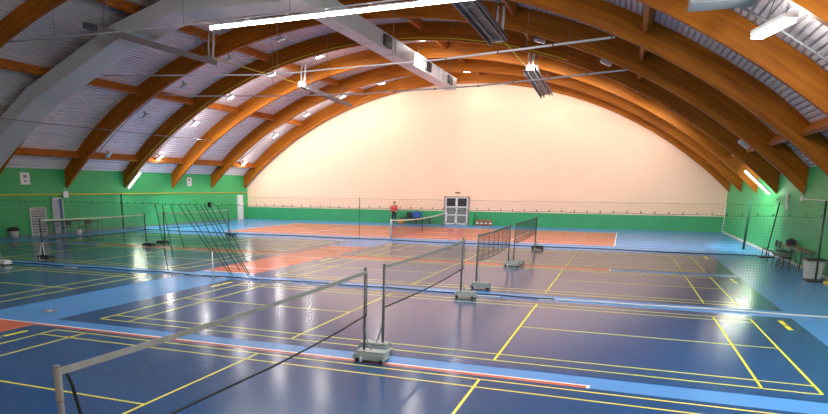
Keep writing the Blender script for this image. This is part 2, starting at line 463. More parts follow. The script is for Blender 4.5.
# ------------------------------------------------------------------ long divider nets
def grid_net(b, xa, xb, ya, yb, z0, z1, cell, th):
    L = math.hypot(xb-xa, yb-ya); n = int(L/cell)
    for i in range(n+1):
        f = i/n; x = xa+(xb-xa)*f; y = ya+(yb-ya)*f
        b.box(x-th/2, x+th/2, y-th/2, y+th/2, z0, z1)
    m = int((z1-z0)/cell)
    for k in range(1, m):
        z = z0+(z1-z0)*k/m; b.beam((xa,ya,z), (xb,yb,z), th, th)
D1A, D1B, D1Y = -19.4, 10.15, 7.05
d1 = thing('divider_net', 'long divider net with hooked top rope and bunched folds, crossing behind the second mat', 'divider net', (-4.6, D1Y, 0), 'hall divider nets')
b = MB(); grid_net(b, D1A, D1B, D1Y, D1Y, .05, 2.25, .062, .0030); b.build('net_mesh', M_['bignet'], d1)
MB().tube([(D1A+(D1B-D1A)*i/60, D1Y, 2.27+.012*math.sin(i*1.9)) for i in range(61)], .006, 6).build('top_rope', M_['bignet'], d1, smooth=True)
pts = [(D1A+(2.3-D1A)*i/90, D1Y-.12+.07*math.sin(i*.55)+.05*math.sin(i*.21+1), .022) for i in range(91)]
MB().tube(pts, .018, 6).build('bottom_hem', M_['cord'], d1, smooth=True)['label'] = 'dark weighted hem rope on the floor'
pts = [(2.4+7.7*i/40, D1Y-.16+.16*min(1,i/14)+.03*math.sin(i*.4), .019) for i in range(41)]
MB().tube(pts, .019, 6).build('white_rope', M_['whitemetal'], d1, smooth=True)['label'] = 'white rope along the hem'
for xa, xb in ((-10.2,-9.4),(-9.2,-8.7),(-8.2,-7.8),(-6.6,-5.4),(-4.9,-3.9),(-.1,.9),(1.9,2.3),(-14.6,-14.0)):
    MB().tube([(xa,D1Y-.30,.015),((xa+xb)/2,D1Y-.33,.015),(xb,D1Y-.29,.015)], .015, 6).build('white_weight', M_['whitemetal'], d1, smooth=True)
hk = MB().tube([(0,0,2.27),(.0,0,2.315),(.008,0,2.325),(.018,0,2.315),(.016,0,2.295)], .008, 6)
h0 = hk.build('hook', M_['darkpole'], None); h0.parent = d1; h0.location = (D1A+.15+4.6, 0, 0)
k = 1
while D1A+.15+.312*k < D1B-.05:
    c = h0.copy(); C.objects.link(c); c.parent = d1; c.location = (D1A+.15+.312*k+4.6, 0, 0); k += 1
FOLDS = [((-10.64,2.28),(-10.25,.06)),((-10.35,2.28),(-10.0,.5)),((-10.0,2.28),(-9.55,.85)),((-9.70,2.28),(-8.35,.6)),((-9.45,2.28),(-7.78,.05)),((-9.05,2.28),(-7.70,.05)),((-8.85,2.28),(-7.45,.25)),((-8.70,2.28),(-7.10,.06)),((-8.50,2.28),(-7.02,.05)),((-8.22,2.28),(-7.15,.5))]
for (xa, za), (xb, zb) in FOLDS:
    MB().tube([(xa,D1Y+.02,za),((xa*.55+xb*.45),D1Y+.05,(za+zb)/2),(xb,D1Y,zb)], .014, 6).build('fold', M_['greenpole'], d1, smooth=True)
MB().box(-8.52,-8.44,D1Y-.05,D1Y+.05,2.20,2.36).build('clamp', M_['black'], d1)

D2 = [(-27.0,24.4),(9.75,22.9)]
d2 = thing('divider_net', 'second divider net hung in front of the orange tennis court', 'divider net', (-8.6, 23.6, 0), 'hall divider nets')
b = MB(); grid_net(b, D2[0][0],D2[1][0],D2[0][1],D2[1][1], .05, 2.2, .075, .0026); b.build('net_mesh', M_['bignet'], d2)
def d2p(f, z, dy=0): return (D2[0][0]+(D2[1][0]-D2[0][0])*f, D2[0][1]+(D2[1][1]-D2[0][1])*f+dy, z)
MB().tube([d2p(i/40, 2.22+.01*math.sin(i*2.)) for i in range(41)], .006, 6).build('top_rope', M_['bignet'], d2, smooth=True)
MB().tube([d2p(i/80, .02, .10*math.sin(i*.5)+.07*math.sin(i*.23)) for i in range(81)], .02, 6).build('bottom_hem', M_['cord'], d2, smooth=True)

def floor_post(base, h, r, m, label, baseplate=True, name='net_stand', lean=(0,0)):
    t = thing(name, label, 'stand', base, 'net stands along the divider nets')
    x, y, z = base
    MB().tube([(x,y,.03),(x+lean[0],y+lean[1],h)], r, 10).build('pole', m, t, smooth=True)
    if baseplate: MB().box(x-.28,x+.28,y-.30,y+.30,.0,.055).build('base_plate', M_['black'], t, bevel=.01)
    return t
floor_post((9.72,22.55,0), 2.35, .028, M_['darkpole'], 'thin black stand leaning to the bench wall, flat black base, beside the bench', lean=(.2,.05))
floor_post((9.72,14.25,0), 2.55, .030, M_['darkpole'], 'thin black stand with flat base in front of the lidded bin', lean=(-.1,0))
floor_post((9.36,26.0,0), 2.36, .055, M_['greenpole'], 'thick dark green post near the bench wall corner', baseplate=False)
floor_post((-9.78,23.45,0), 2.32, .016, M_['darkpole'], 'thin black stand midway along the second divider net', baseplate=False)
floor_post((-27.1,24.2,0), 2.3, .055, M_['greenpole'], 'thick dark green post against the yellow-pipe wall', baseplate=False)
# slim white stand among the folds
MB_ = MB().tube([(-8.02,6.4,.01),(-8.02,6.4,.86)], .022, 8)
tag(MB_.build('marker_pole', M_['whitemetal'], None, smooth=True), 'slim white pole standing among the divider net folds', 'pole')

# ------------------------------------------------------------------ tennis net on the far court
tn = thing('tennis_net', 'white-banded tennis net across the orange court by the end door', 'tennis net', (TXC, 31, 0))
NA, NB = 24.75, 37.25
def tz(y): return .914+.156*((y-31)/6.25)**2
b = MB(); n = int(12.5/.05); th = .003
for i in range(n+1):
    y = NA+(NB-NA)*i/n; b.box(TXC-th/2,TXC+th/2,y-th/2,y+th/2,.03,tz(y)-.03)
for k in range(1, 18):
    for a in range(16):
        y0 = NA+12.5*a/16; y1 = NA+12.5*(a+1)/16
        b.beam((TXC,y0,.03+(tz(y0)-.06)*k/18), (TXC,y1,.03+(tz(y1)-.06)*k/18), th, th)
b.build('net_mesh', M_['net'], tn)
b = MB()
for a in range(20):
    y0 = NA+12.5*a/20; y1 = NA+12.5*(a+1)/20; b.beam((TXC,y0,tz(y0)-.03), (TXC,y1,tz(y1)-.03), .02, .065)
b.build('top_band', M_['whitemetal'], tn)
MB().tube([(TXC,NA+12.5*i/20,.05) for i in range(21)], .012, 6).build('bottom_cord', M_['redpaint'], tn)
MB().box(TXC-.02,TXC+.02,30.97,31.03,.0,.90).build('center_strap', M_['cord'], tn)
tp = thing('tennis_post', 'white tennis net post at the divider net end of the orange court', 'net post', (TXC,NA-.09,0), 'white tennis net posts')
MB().tube([(TXC,NA-.09,0),(TXC,NA-.09,1.10)], .045, 10).build('pole', M_['whitemetal'], tp, smooth=True)
MB().box(TXC+.046,TXC+.08,NA-.13,NA-.05,.75,.9).build('winder', M_['cartmetal'], tp)
copy_tree(tp, (TXC,NB+.09,0), 'white tennis net post just before the end wall door')

# ------------------------------------------------------------------ ducts
du = thing('ventilation_duct', 'long square pale duct running under the roof ridge towards the cream wall', 'duct', (-8.1, 24, 9.4))
DX0, DX1, DZ0, DZ1 = -8.46, -7.72, 9.38, 10.12
MB().box(DX0,DX1,6,36.2,DZ0,DZ1).build('duct_body', M_['duct'], du)
for y in range(8, 37, 3):
    MB().box(DX0-.02,DX1+.02,y-.02,y+.02,DZ0-.02,DZ1+.02).build('flange', M_['duct'], du)
for y in (21.6, 28.9, 34.2):
    g = MB().box(DX1,DX1+.10,y-.55,y+.55,DZ0+.12,DZ1-.12)
    g.build('outlet_grille', M_['black'], du)
for y in (17.6, 28.2):
    MB().tube([(-8.1,y,DZ1),(-8.1,y,11.2)], .01, 6).build('hanger_rod', M_['darkrail'], du)
tdp = [(-27.30,2.95),(-25.2,4.55),(-22.0,6.62),(-16.95,8.82),(-13.75,9.68),(-8.495,9.62)]
td = thing('ventilation_duct', 'faceted pale duct climbing from the yellow-pipe wall along an arch to the ridge duct', 'duct', (-18, 13.5, 8))
b = MB(); sec = []
DW = 1.5
for i, (x, z) in enumerate(tdp):
    p = Vector((x, z)); dprev = (p-Vector(tdp[i-1])).normalized() if i else (Vector(tdp[1])-p).normalized()
    dn = (Vector(tdp[i+1])-p).normalized() if i+1 < len(tdp) else dprev
    d = (dprev+dn).normalized(); nrm = Vector((-d.y, d.x)); hh = .64/max(.6, nrm.dot(Vector((-dn.y, dn.x))))
    q = p+nrm*hh
    if i == 0: q = Vector((-27.30, z+.85))
    if i == len(tdp)-1: q = Vector((x, z+.5))
    sec.append((p, q))
for p, q in sec: b.v += [(p.x,13.0,p.y),(p.x,13.0+DW,p.y),(q.x,13.0+DW,q.y),(q.x,13.0,q.y)]
for i in range(len(sec)-1):
    s, w = i*4, i*4+4
    b.f += [(s,w,w+3,s+3),(s+1,s+2,w+2,w+1),(s,s+1,w+1,w),(s+3,w+3,w+2,s+2)]; b.m += [0]*4
b.f += [(0,3,2,1)]; b.m += [0]; e = (len(sec)-1)*4; b.f.append((e,e+1,e+2,e+3)); b.m.append(0)
b.build('duct_body', M_['duct'], td)
for (p, q) in sec[1:-1]:
    d = (q-p).normalized(); p2 = p-d*.02; q2 = q+d*.02; t = Vector((d.y, -d.x))*.02
    fl = MB(); c = (p2+q2)/2; h = (q2-p2)/2
    fl.obox((c.x,13.0+DW/2,c.y), (t.x,0,t.y), (0,DW/2+.02,0), (h.x,0,h.y)); fl.build('flange', M_['duct'], td)

# ------------------------------------------------------------------ suspended rails, tube lights
def rail(pts, segs, label, hang, coll=True):
    t = thing('suspended_rail', label, 'rail', pts[len(pts)//2], 'rails hung across the hall')
    MB().tube(pts, .028, 8).build('rail_tube', M_['rail'], t, smooth=True)
    for (a, c, r, m) in segs:
        MB().tube([a, c], r, 8).build('rail_casing', m, t, smooth=True)
        a, c = Vector(a), Vector(c); n = max(1, int((c-a).length/1.5))
        for k in range(n+1):
            p = a.lerp(c, k/n); d = (c-a).normalized()*.03
            if coll: MB().tube([p-d, p+d], r*1.25, 8).build('collar', M_['darkrail'], t)
    for p in hang:
        p = Vector(p); rr = 27.4; dx = p.x-X0; zt = Z0+math.sqrt(rr*rr-dx*dx)
        MB().tube([p, (p.x, p.y, zt)], .008, 5).build('hanger_wire', M_['darkrail'], t)
    return t
Y1, Y2, Y3 = 9.95, 14.62, 19.62
rail([(-20.0,Y1,8.40),(-15,Y1,8.36),(-10.1,Y1,8.35),(-5,Y1,8.41),(3.0,Y1,8.53)], [], 'thin grey rail carrying the row of lit tubes, hung under the duct', [(-17.2,Y1,8.32),(-11.2,Y1,8.37),(-7.0,Y1,8.40),(-2,Y1,8.46)])
rail([(-19.2,Y2,7.80),(-14.5,Y2,7.56),(-10.8,Y2,7.38),(-9.1,Y2,7.38),(-8.25,Y2,7.41),(-3.1,Y2,7.50),(2.9,Y2,7.83)], [((-2.9,Y2,7.51),(2.8,Y2,7.825),.04,M_['rail'])], 'pale rail with thicker jointed half, second from the lit tube row', [(-10,Y2,7.38),(-5,Y2,7.46),(0,Y2,7.68)])
rail([(-19.7,Y3,7.60),(-17.9,Y3,7.45),(-13,Y3,7.24),(-8.2,Y3,7.13),(-7.1,Y3,7.16),(-2.7,Y3,7.22),(3.35,Y3,7.54)], [((-6.6,Y3,7.165),(-2.7,Y3,7.22),.034,M_['rail']),((-2.7,Y3,7.22),(3.3,Y3,7.537),.034,M_['rail'])], 'pale rail hung lowest, third from the lit tube row', [(-13,Y3,7.24),(-10,Y3,7.17),(-4,Y3,7.2),(1,Y3,7.42)])
tl = thing('tube_light', 'lit', 'tube light', (-10.1, Y1, 8.24), 'lit tubes in one suspended row')
MB().box(-10.08,-8.66,Y1-.06,Y1+.06,8.23,8.28).build('housing', M_['fixture'], tl)
MB().tube([(-10.08,Y1,8.165),(-8.66,Y1,8.18)], .05, 10).build('tube', M_['tube'], tl, smooth=True)
NTH = ['first', 'second', 'third', 'fourth', 'fifth', 'sixth', 'seventh']
tl['label'] = 'lit tube light at the yellow-pipe end of the suspended row'
for k in range(1, 7):
    copy_tree(tl, (-10.1+1.48*k, Y1, 8.24+.017*k), f'lit tube light, {NTH[k]} along the suspended row from the yellow-pipe side')
for k in range(7):
    L = bpy.data.lights.new('row_lamp', 'AREA'); L.shape = 'RECTANGLE'; L.size = 1.4; L.size_y = .1; L.energy = 120; L.color = (1, .95, .85)
    o = bpy.data.objects.new('row_lamp', L); C.objects.link(o); o.location = (-9.36+1.48*k, Y1, 8.07+.017*k)

# ------------------------------------------------------------------ floodlights in rows between the arches
def flood_mesh(t, lens):
    MB().box(-.26,.26,-.15,.15,-.02,.10).build('housing', M_['fixture'], t, bevel=.02)
    MB().box(-.22,.22,-.12,.12,-.035,-.02).build('lens', lens, t)
    MB().box(-.03,.03,-.02,.02,.10,.32).build('bracket', M_['darkrail'], t)
def flood(lit, label, deg, y, r=27.12, src=None, group=None):
    if src is None:
        t = thing('floodlight', label, 'floodlight', (0,0,0), group); flood_mesh(t, M_['lens'] if lit else M_['off_lens'])
    else:
        t = copy_tree(src, (0,0,0), label)
    t.location = arc(r, deg, y); t.rotation_euler = (0, math.radians(deg), 0)
    return t
DEG = [-39.3,-31.5,-24.7,-17.8,-10.9,2.6,10.5,17.2,24,31.3,38.8]
POS = ['lowest above the yellow-pipe wall','second up from the yellow-pipe wall','third up from the yellow-pipe wall','fourth up from the yellow-pipe wall','fifth up from the yellow-pipe wall','near the ridge','fifth up from the bench wall','fourth up from the bench wall','third up from the bench wall','second up from the bench wall','lowest above the bench wall']
def flood_or_fill_light(y, d, kinds):
    for kind, e in kinds:
        L = bpy.data.lights.new('flood_or_fill_lamp', 'POINT' if kind == 'POINT' else 'SPOT'); L.energy = e; L.color = (1, .95, .92); L.shadow_soft_size = .16
        if kind != 'POINT': L.spot_size = math.radians(150 if kind == 'SPOT' else 130); L.spot_blend = .35
        q = bpy.data.objects.new('flood_or_fill_lamp', L); C.objects.link(q); q.location = arc(26.9 if kind == 'POINT' else 26.6, d, y)
        q.rotation_euler = (Vector((-math.sin(math.radians(d)), .55, -math.cos(math.radians(d))))).to_track_quat('-Z', 'Y').to_euler()
        if kind == 'WALL': q.rotation_euler = Vector((.85, .1, -.5)).to_track_quat('-Z', 'Y').to_euler()
VIS = {22.0: (0,1,2,3,4,7,8,10), 26.85: (0,1,2,3,4,5,10), 37.8: (0,1,2,3,4,5)}
srcs = {}
for y, lit, w in ((22.0, False, 'unlit grey floodlight before the fourth arch'), (26.85, True, 'lit floodlight behind the fourth arch'), (37.8, True, 'lit floodlight in front of the end arch')):
    for i, d in enumerate(DEG):
        lab = f'{w}, {POS[i]}'
        if i in VIS[y]:
            o = flood(lit, lab, d, y+(.95 if not lit and i > 5 else 0), r=27.0 if not lit and i > 5 else 27.12, src=srcs.get(lit), group='lit floodlights' if lit else 'unlit floodlights')
            srcs.setdefault(lit, o)
        if lit and i in VIS[y]:
            flood_or_fill_light(y, d, (('WALL', 700),) if i == 10 else (('SPOT', (100 if y > 30 else 640)), ('POINT', 60)))
        elif lit and i < 10:
            flood_or_fill_light(y, d, (('SPOT', (100 if y > 30 else 640)),))  # fill spots with no fixture built, added to even out the end wall
# long lit lamp over the near side, in front of the seventh arch
nl = thing('bay_light', 'long lit lamp glowing in front of the bright arch above the bench wall', 'bay light', (6.22,6.0,6.07))
pa, pb = Vector((6.02,6.5,6.03)), Vector((6.42,5.5,6.12)); pc = (pa+pb)/2
MB().beam(pa+Vector((0,0,.10)), pb+Vector((0,0,.10)), .30, .08).build('housing', M_['fixture'], nl)
MB().beam(pa, pb, .24, .05).build('tube_panel', M_['lens'], nl)
for f in (.2, .8):
    p = pa.lerp(pb, f); MB().beam(p+Vector((0,0,.14)), p+Vector((.25,0,1.3)), .02, .02, (0,1,0)).build('hanger_rod', M_['darkrail'], nl)
L = bpy.data.lights.new('bay_lamp', 'POINT'); L.energy = 150; L.color = (1, .96, .88); L.shadow_soft_size = .2
q = bpy.data.objects.new('bay_lamp', L); C.objects.link(q); q.location = pc-Vector((0,0,.25))
# lamps along the feet of the fourth arch
for dg, lab in (((-44.3,-41.2), 'lit tube under the foot of the fourth arch on the yellow-pipe wall'), ((44.4,41.1), 'lit tube under the foot of the fourth arch on the bench wall')):
    ft = thing('foot_tube_light', lab, 'tube light', arc(26.55, dg[0], 25.02))
    a, c = arc(26.60, dg[0], 25.1), arc(26.60, dg[1], 25.1)
    MB().beam(a, c, .14, .06, radial(dg[0])).build('housing', M_['fixture'], ft)
    a, c = arc(26.53, dg[0], 25.1), arc(26.53, dg[1], 25.1)
    MB().beam(a, c, .07, .06, radial(dg[0])).build('tube', M_['foottube'], ft)
for sg, e in ((-1, 30), (1, 70)):
    L = bpy.data.lights.new('foot_lamp', 'AREA'); L.shape = 'RECTANGLE'; L.size = 1.6; L.size_y = .12; L.energy = e; L.color = (.95, 1, .82)
    q = bpy.data.objects.new('foot_lamp', L); C.objects.link(q); q.location = arc(26.42, sg*42.7, 25.1); q.rotation_euler = (0, math.radians(sg*42.7), 0)
# conduits that follow the arches
for y, lab in ((21.4, 'thin dark conduit curving up the roof beside the unlit floodlights'), (26.6, 'thin dark conduit curving up the roof beside the lit floodlights behind the fourth arch'), (37.5, 'thin dark conduit curving up the roof before the end arch')):
    tag(MB().tube([arc(27.38, -40.5+i*2, y) for i in range(17)], .02, 6).build('conduit', M_['darkrail']), lab, 'conduit')
tag(MB().tube([arc(27.32, 14+i*2, 7.6) for i in range(15)], .03, 6).build('conduit', M_['darkrail']), 'dark conduit curving over the near roof sheets beside the long lit lamp', 'conduit')
# cable stretched under the arches
tag(MB().tube([(-23.1,9.7,5.82),(-23.05,14,5.80),(-23.0,19,5.82),(-22.9,24,5.83),(-22.75,29.2,5.86)], .02, 6).build('cable', M_['darkrail'], None, smooth=True), 'thin dark cable stretched under the arches above the yellow-pipe wall', 'cable')

# ------------------------------------------------------------------ radiant heaters with gas pipes
def heater(x, ya, yb, za, zb, pipe_y, label, tilt):
    t = thing('radiant_heater', label, 'heater', (x,(ya+yb)/2,(za+zb)/2), 'hanging radiant heaters')
    mm = M_['heater']
    b = MB(); W = .34
    p, q = Vector((x,ya,za)), Vector((x,yb,zb)); d = (q-p).normalized(); s = Vector((math.cos(tilt), 0, math.sin(tilt))); u = s.cross(d)
    b.obox((p+q)/2+u*.10, d*(q-p).length/2, s*W, u*.03); b.build('reflector', mm, t)
    for sg in (-1, 1):
        MB().obox((p+q)/2+s*sg*W, d*(q-p).length/2, s*.02, u*.11).build('side_skirt', M_['skirt'], t)
    for sg in (-.17, .17):
        MB().tube([p+s*sg, q+s*sg], .05, 8).build('burner_tube', M_['darkrail'], t, smooth=True)
    n = 5
    for k in range(n):
        c = p.lerp(q, (k+.5)/n); MB().obox(c-u*.02, d*.03, s*W, u*.012).build('cross_bar', M_['darkrail'], t)
    e = q if pipe_y > (ya+yb)/2 else p
    MB().box(e.x-.2,e.x+.2,e.y-.25,e.y+.05,e.z-.05,e.z+.25).build('burner_box', M_['heaterlight'], t)
    MB().tube([e+Vector((.1,0,.2)),e+Vector((.12,.1,.9)),e+Vector((.12,.1,1.35))], .06, 8).build('exhaust_pipe', M_['fixture'], t, smooth=True)
    MB().tube([e+Vector((-.1,0,.2)),e+Vector((-.12,.0,.75)),e+Vector((-.12,.1,1.35))], .045, 8).build('air_pipe', M_['fixture'], t, smooth=True)
    for yy in (.12, .88):
        c = p.lerp(q, yy)
        for sg in (-1, 1): MB().tube([c+s*sg*W, c+Vector((0,0,1.25))], .012, 5).build('hanger_chain', M_['darkrail'], t)
    return t
heater(-1.75, 10.6, 18.7, 8.85, 8.80, 18.7, 'dark hanging radiant heater crossing the lit tube row', math.radians(14))
heater(-15.75, 10.3, 18.4, 8.72, 8.80, 18.4, 'hanging radiant heater beside the faceted duct, over the yellow-pipe side', math.radians(-15))
heater(-1.6, 27.4, 35.8, 9.0, 8.70, 27.4, 'hanging radiant heater seen small against the cream wall, bench wall side of the duct', math.radians(14))
heater(-15.75, 28.6, 36.0, 9.0, 8.72, 28.6, 'hanging radiant heater before the end arches, yellow-pipe side of the duct', math.radians(-15))
tag(MB().tube([(-1.7,18.9,8.95),(-1.7,27.1,9.05)], .025, 6).build('gas_pipe', M_['ypipe'], None, smooth=True), 'thin yellow pipe joining the two heaters on the bench wall side', 'pipe', 'yellow gas pipes')
tag(MB().tube([(-15.75,18.75,9.0),(-15.75,28.3,9.1)], .025, 6).build('gas_pipe', M_['ypipe'], None, smooth=True), 'thin yellow pipe joining the two heaters on the duct side near the arches', 'pipe', 'yellow gas pipes')
tag(MB().tube([arc(26.85, -44+i*2, 24.94) for i in range(33)], .022, 6).build('gas_pipe', M_['ypipe'], None, smooth=True), 'thin yellow pipe following the curve of the fourth arch', 'pipe', 'yellow gas pipes')
tag(MB().tube([(XL+.045,-2,2.30),(XL+.045,YB-.05,2.30)], .042, 8).build('gas_pipe', M_['ypipe'], None, smooth=True), 'straight yellow pipe fixed along the green wall above the tables', 'pipe', 'yellow gas pipes')
hb = thing('heater_box', 'blue-grey heater box hanging in front of the bright arch', 'heater', (5.28, 6.85, 6.6))
MB().box(4.64,5.94,6.4,7.2,6.80,7.12).build('casing', M_['boxgrey'], hb, bevel=.02)
for k in range(7): MB().box(4.80+.15*k,4.87+.15*k,6.37,6.4,6.93,7.08).build('slot', M_['black'], hb)
for x in (4.8, 5.75): MB().tube([(x,6.9,7.12),(x,6.9,7.2)], .02, 6).build('hanger_rod', M_['darkrail'], hb)

# ------------------------------------------------------------------ end wall: door, person, bench, bags
d = thing('door_1', 'white-framed double glass door in the cream end wall', 'door', (-8.4, YB-.05, 0)); d['kind'] = 'structure'
Yd = YB-.005
MB().box(-9.42,-9.30,Yd-.10,Yd,0,2.16).box(-7.52,-7.40,Yd-.10,Yd,0,2.16).box(-9.42,-7.40,Yd-.10,Yd,2.10,2.18).build('door_frame', M_['mauve'], d)
for x0 in (-9.30, -8.41):
    x1 = x0+.89
    f = MB(); w = .085
    f.box(x0,x0+w,Yd-.09,Yd-.02,.02,2.1).box(x1-w,x1,Yd-.09,Yd-.02,.02,2.1)
    for z in (.02, .70, 1.33): f.box(x0,x1,Yd-.09,Yd-.02,z,z+w)
    f.box(x0,x1,Yd-.09,Yd-.02,2.04,2.10)
    leaf = f.build('door_leaf', M_['whitemetal'], d)
    for za, zb, mm in ((.10,.70,'doorglass2'),(.785,1.33,'doorglass2'),(1.415,2.04,'doorglass')):
        g = MB().box(x0+w,x1-w,Yd-.06,Yd-.04,za,zb).build('glass_pane', M_[mm], leaf)
    # child of a part: its mesh was already laid out in the door's own frame
MB().box(-8.47,-8.44,Yd-.15,Yd-.09,.95,1.2).build('door_handle', M_['black'], d)
for o in list(bpy.data.objects):
    if o.name.startswith('glass_pane'):
        for v in o.data.vertices: v.co -= Vector((-8.4, YB-.05, 0))
tag(MB().box(-8.55,-8.2,Yd-.08,Yd,2.42,2.52).build('emergency_light', M_['darkrail']), 'small dark lamp fixed above the end wall door', 'lamp')  # emergency light over the door
tag(MB().box(-7.32,-6.98,Yd-.30,Yd-.01,0,.92).box(-7.30,-7.0,Yd-.32,Yd-.30,.5,.56).build('green_cupboard', M_['dado'], None), 'low green cupboard beside the end wall door', 'cupboard')
fx = thing('fire_extinguisher', 'red bottle standing in a row of four beside the end wall door', 'extinguisher', (-6.62,40.6,0), 'four red bottles by the door')
MB().lathe((-6.62,40.6,0), [(.10,0),(.11,.03),(.11,.36),(.07,.43),(.03,.47)], 14).build('cylinder', M_['redpaint'], fx, smooth=True)
MB().lathe((-6.62,40.6,.12), [(.112,0),(.112,.11)], 14).build('paper_band', M_['white'], fx)
MB().tube([(-6.62,40.6,.46),(-6.62,40.6,.54)], .025, 8).box(-6.80,-6.76,40.5,40.62,.53,.56).build('valve', M_['black'], fx)
for k in range(1, 4): copy_tree(fx, (-6.62+.33*k,40.6,0), fx['label'])
bn = thing('bench', 'low dark bench against the end wall carrying the blue bag', 'bench', (-11.5,40.4,0))
MB().box(-12.85,-10.3,40.2,40.6,.42,.47).build('seat', M_['blackcloth'], bn)
for x in (-12.7,-11.6,-10.45): MB().box(x,x+.06,40.22,40.28,0,.42).box(x,x+.06,40.52,40.58,0,.42).build('leg', M_['darkpole'], bn)
def bag(name, c, sx, sy, sz, m, label):
    t = thing(name, label, 'bag', c)
    o = MB().box(c[0]-sx/2,c[0]+sx/2,c[1]-sy/2,c[1]+sy/2,c[2],c[2]+sz).build('bag_body', m, t, smooth=True)
    s = o.modifiers.new('soft', 'SUBSURF'); s.levels = s.render_levels = 3
    md = o.modifiers.new('edge', 'BEVEL'); md.width = min(sx,sy,sz)*.22; md.segments = 3
    o.modifiers.move(1, 0)
    MB().tube([(c[0]-sx*.25,c[1],c[2]+sz*.93),(c[0]-sx*.12,c[1],c[2]+sz*1.12),(c[0]+sx*.12,c[1],c[2]+sz*1.12),(c[0]+sx*.25,c[1],c[2]+sz*.93)], .02, 6).build('strap', M_['cord'], t, smooth=True)
bag('backpack', (-12.1,40.4,.475), .46,.3,.42, M_['blackcloth'], 'black bag standing on the bench next to the blue one')
bag('sports_bag', (-11.48,40.4,.475), .62,.32,.5, M_['bluecloth'], 'blue bag slumped on the bench by the end wall')
bag('ball_bag', (-12.6,39.75,.0), .45,.35,.36, M_['orangecloth'], 'orange bag on the floor behind the tennis net post')

# person --------------------------------------------------------------
def skin_mesh(name, pts, edges, radii, m, parent, root=0, sub=2):
    me = bpy.data.meshes.new(name); me.from_pydata(pts, edges, []); me.materials.append(m)
    o = bpy.data.objects.new(name, me); C.objects.link(o); o.parent = parent
    sk = o.modifiers.new('skin', 'SKIN'); sk.use_smooth_shade = True
    for i, r in enumerate(radii):
        v = me.skin_vertices[0].data[i]; v.radius = r if isinstance(r, tuple) else (r, r); v.use_root = (i == root)
    ss = o.modifiers.new('sub', 'SUBSURF'); ss.levels = ss.render_levels = sub
    return o
pr = thing('person', 'person in a red jacket and black trousers standing before the end wall', 'person', (-13.25,39.9,0))
P = [(0,0,.95),(0,0,1.15),(0,.0,1.38),(0,0,1.50),(0,-.02,1.60),(0,-.02,1.70),
     (.10,0,.90),(.11,-.02,.50),(.11,.02,.09),(.12,-.12,.04), (-.10,0,.90),(-.12,.02,.50),(-.13,.03,.09),(-.14,-.11,.04),
     (.19,0,1.38),(.25,.02,1.12),(.20,-.16,.95),(.17,-.24,.93), (-.19,0,1.38),(-.25,.02,1.12),(-.22,-.10,.90),(-.21,-.15,.84)]
Ed = [(0,1),(1,2),(2,3),(3,4),(4,5),(0,6),(6,7),(7,8),(8,9),(0,10),(10,11),(11,12),(12,13),(2,14),(14,15),(15,16),(16,17),(2,18),(18,19),(19,20),(20,21)]
Rr = [(.15,.11),(.14,.10),(.15,.10),.055,(.085,.10),(.06,.07),.085,.06,.042,.035,.085,.06,.042,.035,.06,.045,.035,.032,.06,.045,.035,.032]
skin_mesh('body', P, Ed, Rr, M_['skin'], pr)
jp = [P[i] for i in (0,1,2)]+[P[14],P[15],(.205,-.13,.975)]+[P[18],P[19],(-.222,-.08,.93)]+[(0,0,1.47)]
skin_mesh('jacket', jp, [(0,1),(1,2),(2,3),(3,4),(4,5),(2,6),(6,7),(7,8),(2,9)], [(.185,.145),(.18,.135),(.185,.135),.088,.07,.055,.088,.07,.055,.08], M_['redcloth'], pr, 1)
tp_ = [(0,0,.93),P[6],P[7],(.11,.02,.12),P[10],P[11],(-.13,.03,.12)]
skin_mesh('trousers', tp_, [(0,1),(1,2),(2,3),(0,4),(4,5),(5,6)], [(.17,.13),.11,.082,.065,.11,.082,.065], M_['blackcloth'], pr)
MB().ball((-13.25,39.9+.0,1.665), .088, .105, .08).build('hair', M_['hair'], pr, smooth=True)
for sx in (.12, -.14):
    MB().ball((-13.25+sx,39.9-.06,.045), .05,.14,.045).build('shoe', M_['black'], pr, smooth=True)
for sx in (-.035, .035): MB().ball((-13.25+sx,39.9-.115,1.625), .013,.012,.01, 8, 6).build('eye', M_['hair'], pr)
MB().ball((-13.25,39.9-.13,1.595), .014,.022,.02, 8, 6).build('nose', M_['skin'], pr)

# ------------------------------------------------------------------ left (yellow-pipe) wall
W = XL+.004
XS = len(bpy.data.objects)
lp = thing('louvre_panel', 'white slatted louvre panel low on the green wall beside the open door', 'louvre', (XL,17.4,0))
f = MB().box(W,W+.06,17.02,17.08,0,1.58).box(W,W+.06,18.13,18.19,0,1.58).box(W,W+.06,17.08,18.13,1.53,1.58).box(W,W+.06,17.08,18.13,0,.05)
f.build('frame', M_['louvre'], lp)
s = MB()
for k in range(10):
    z = .12+.147*k; s.obox((W+.035,17.605,z), (.02,0,.036), (0,.52,0), (-.006,0,.004))
s.build('slat_set', M_['louvre'], lp)
MB().box(W,W+.006,17.08,18.13,.05,1.53).build('backing', M_['darkrail'], lp)
d2_ = thing('door_2', 'blue-grey door leaf standing ajar in the green wall behind the tables', 'door', (XL,19.0,0)); d2_['kind'] = 'structure'
MB().box(W,W+.05,18.75,19.22,0.01,2.06).build('door_leaf', M_['bluegrey'], d2_)
MB().box(W,W+.07,19.22,19.44,0.01,2.06).build('door_edge', M_['bluetrim'], d2_)
MB().box(W,W+.08,18.69,18.75,0,2.12).box(W,W+.08,19.44,19.50,0,2.12).box(W,W+.08,18.69,19.50,2.06,2.12).build('door_frame', M_['louvre'], d2_)
d3 = thing('door_3', 'white door at the far end of the green wall', 'door', (XL,39.3,0)); d3['kind'] = 'structure'
MB().box(W,W+.05,39.25,40.0,.01,2.02).build('door_leaf', M_['white'], d3)
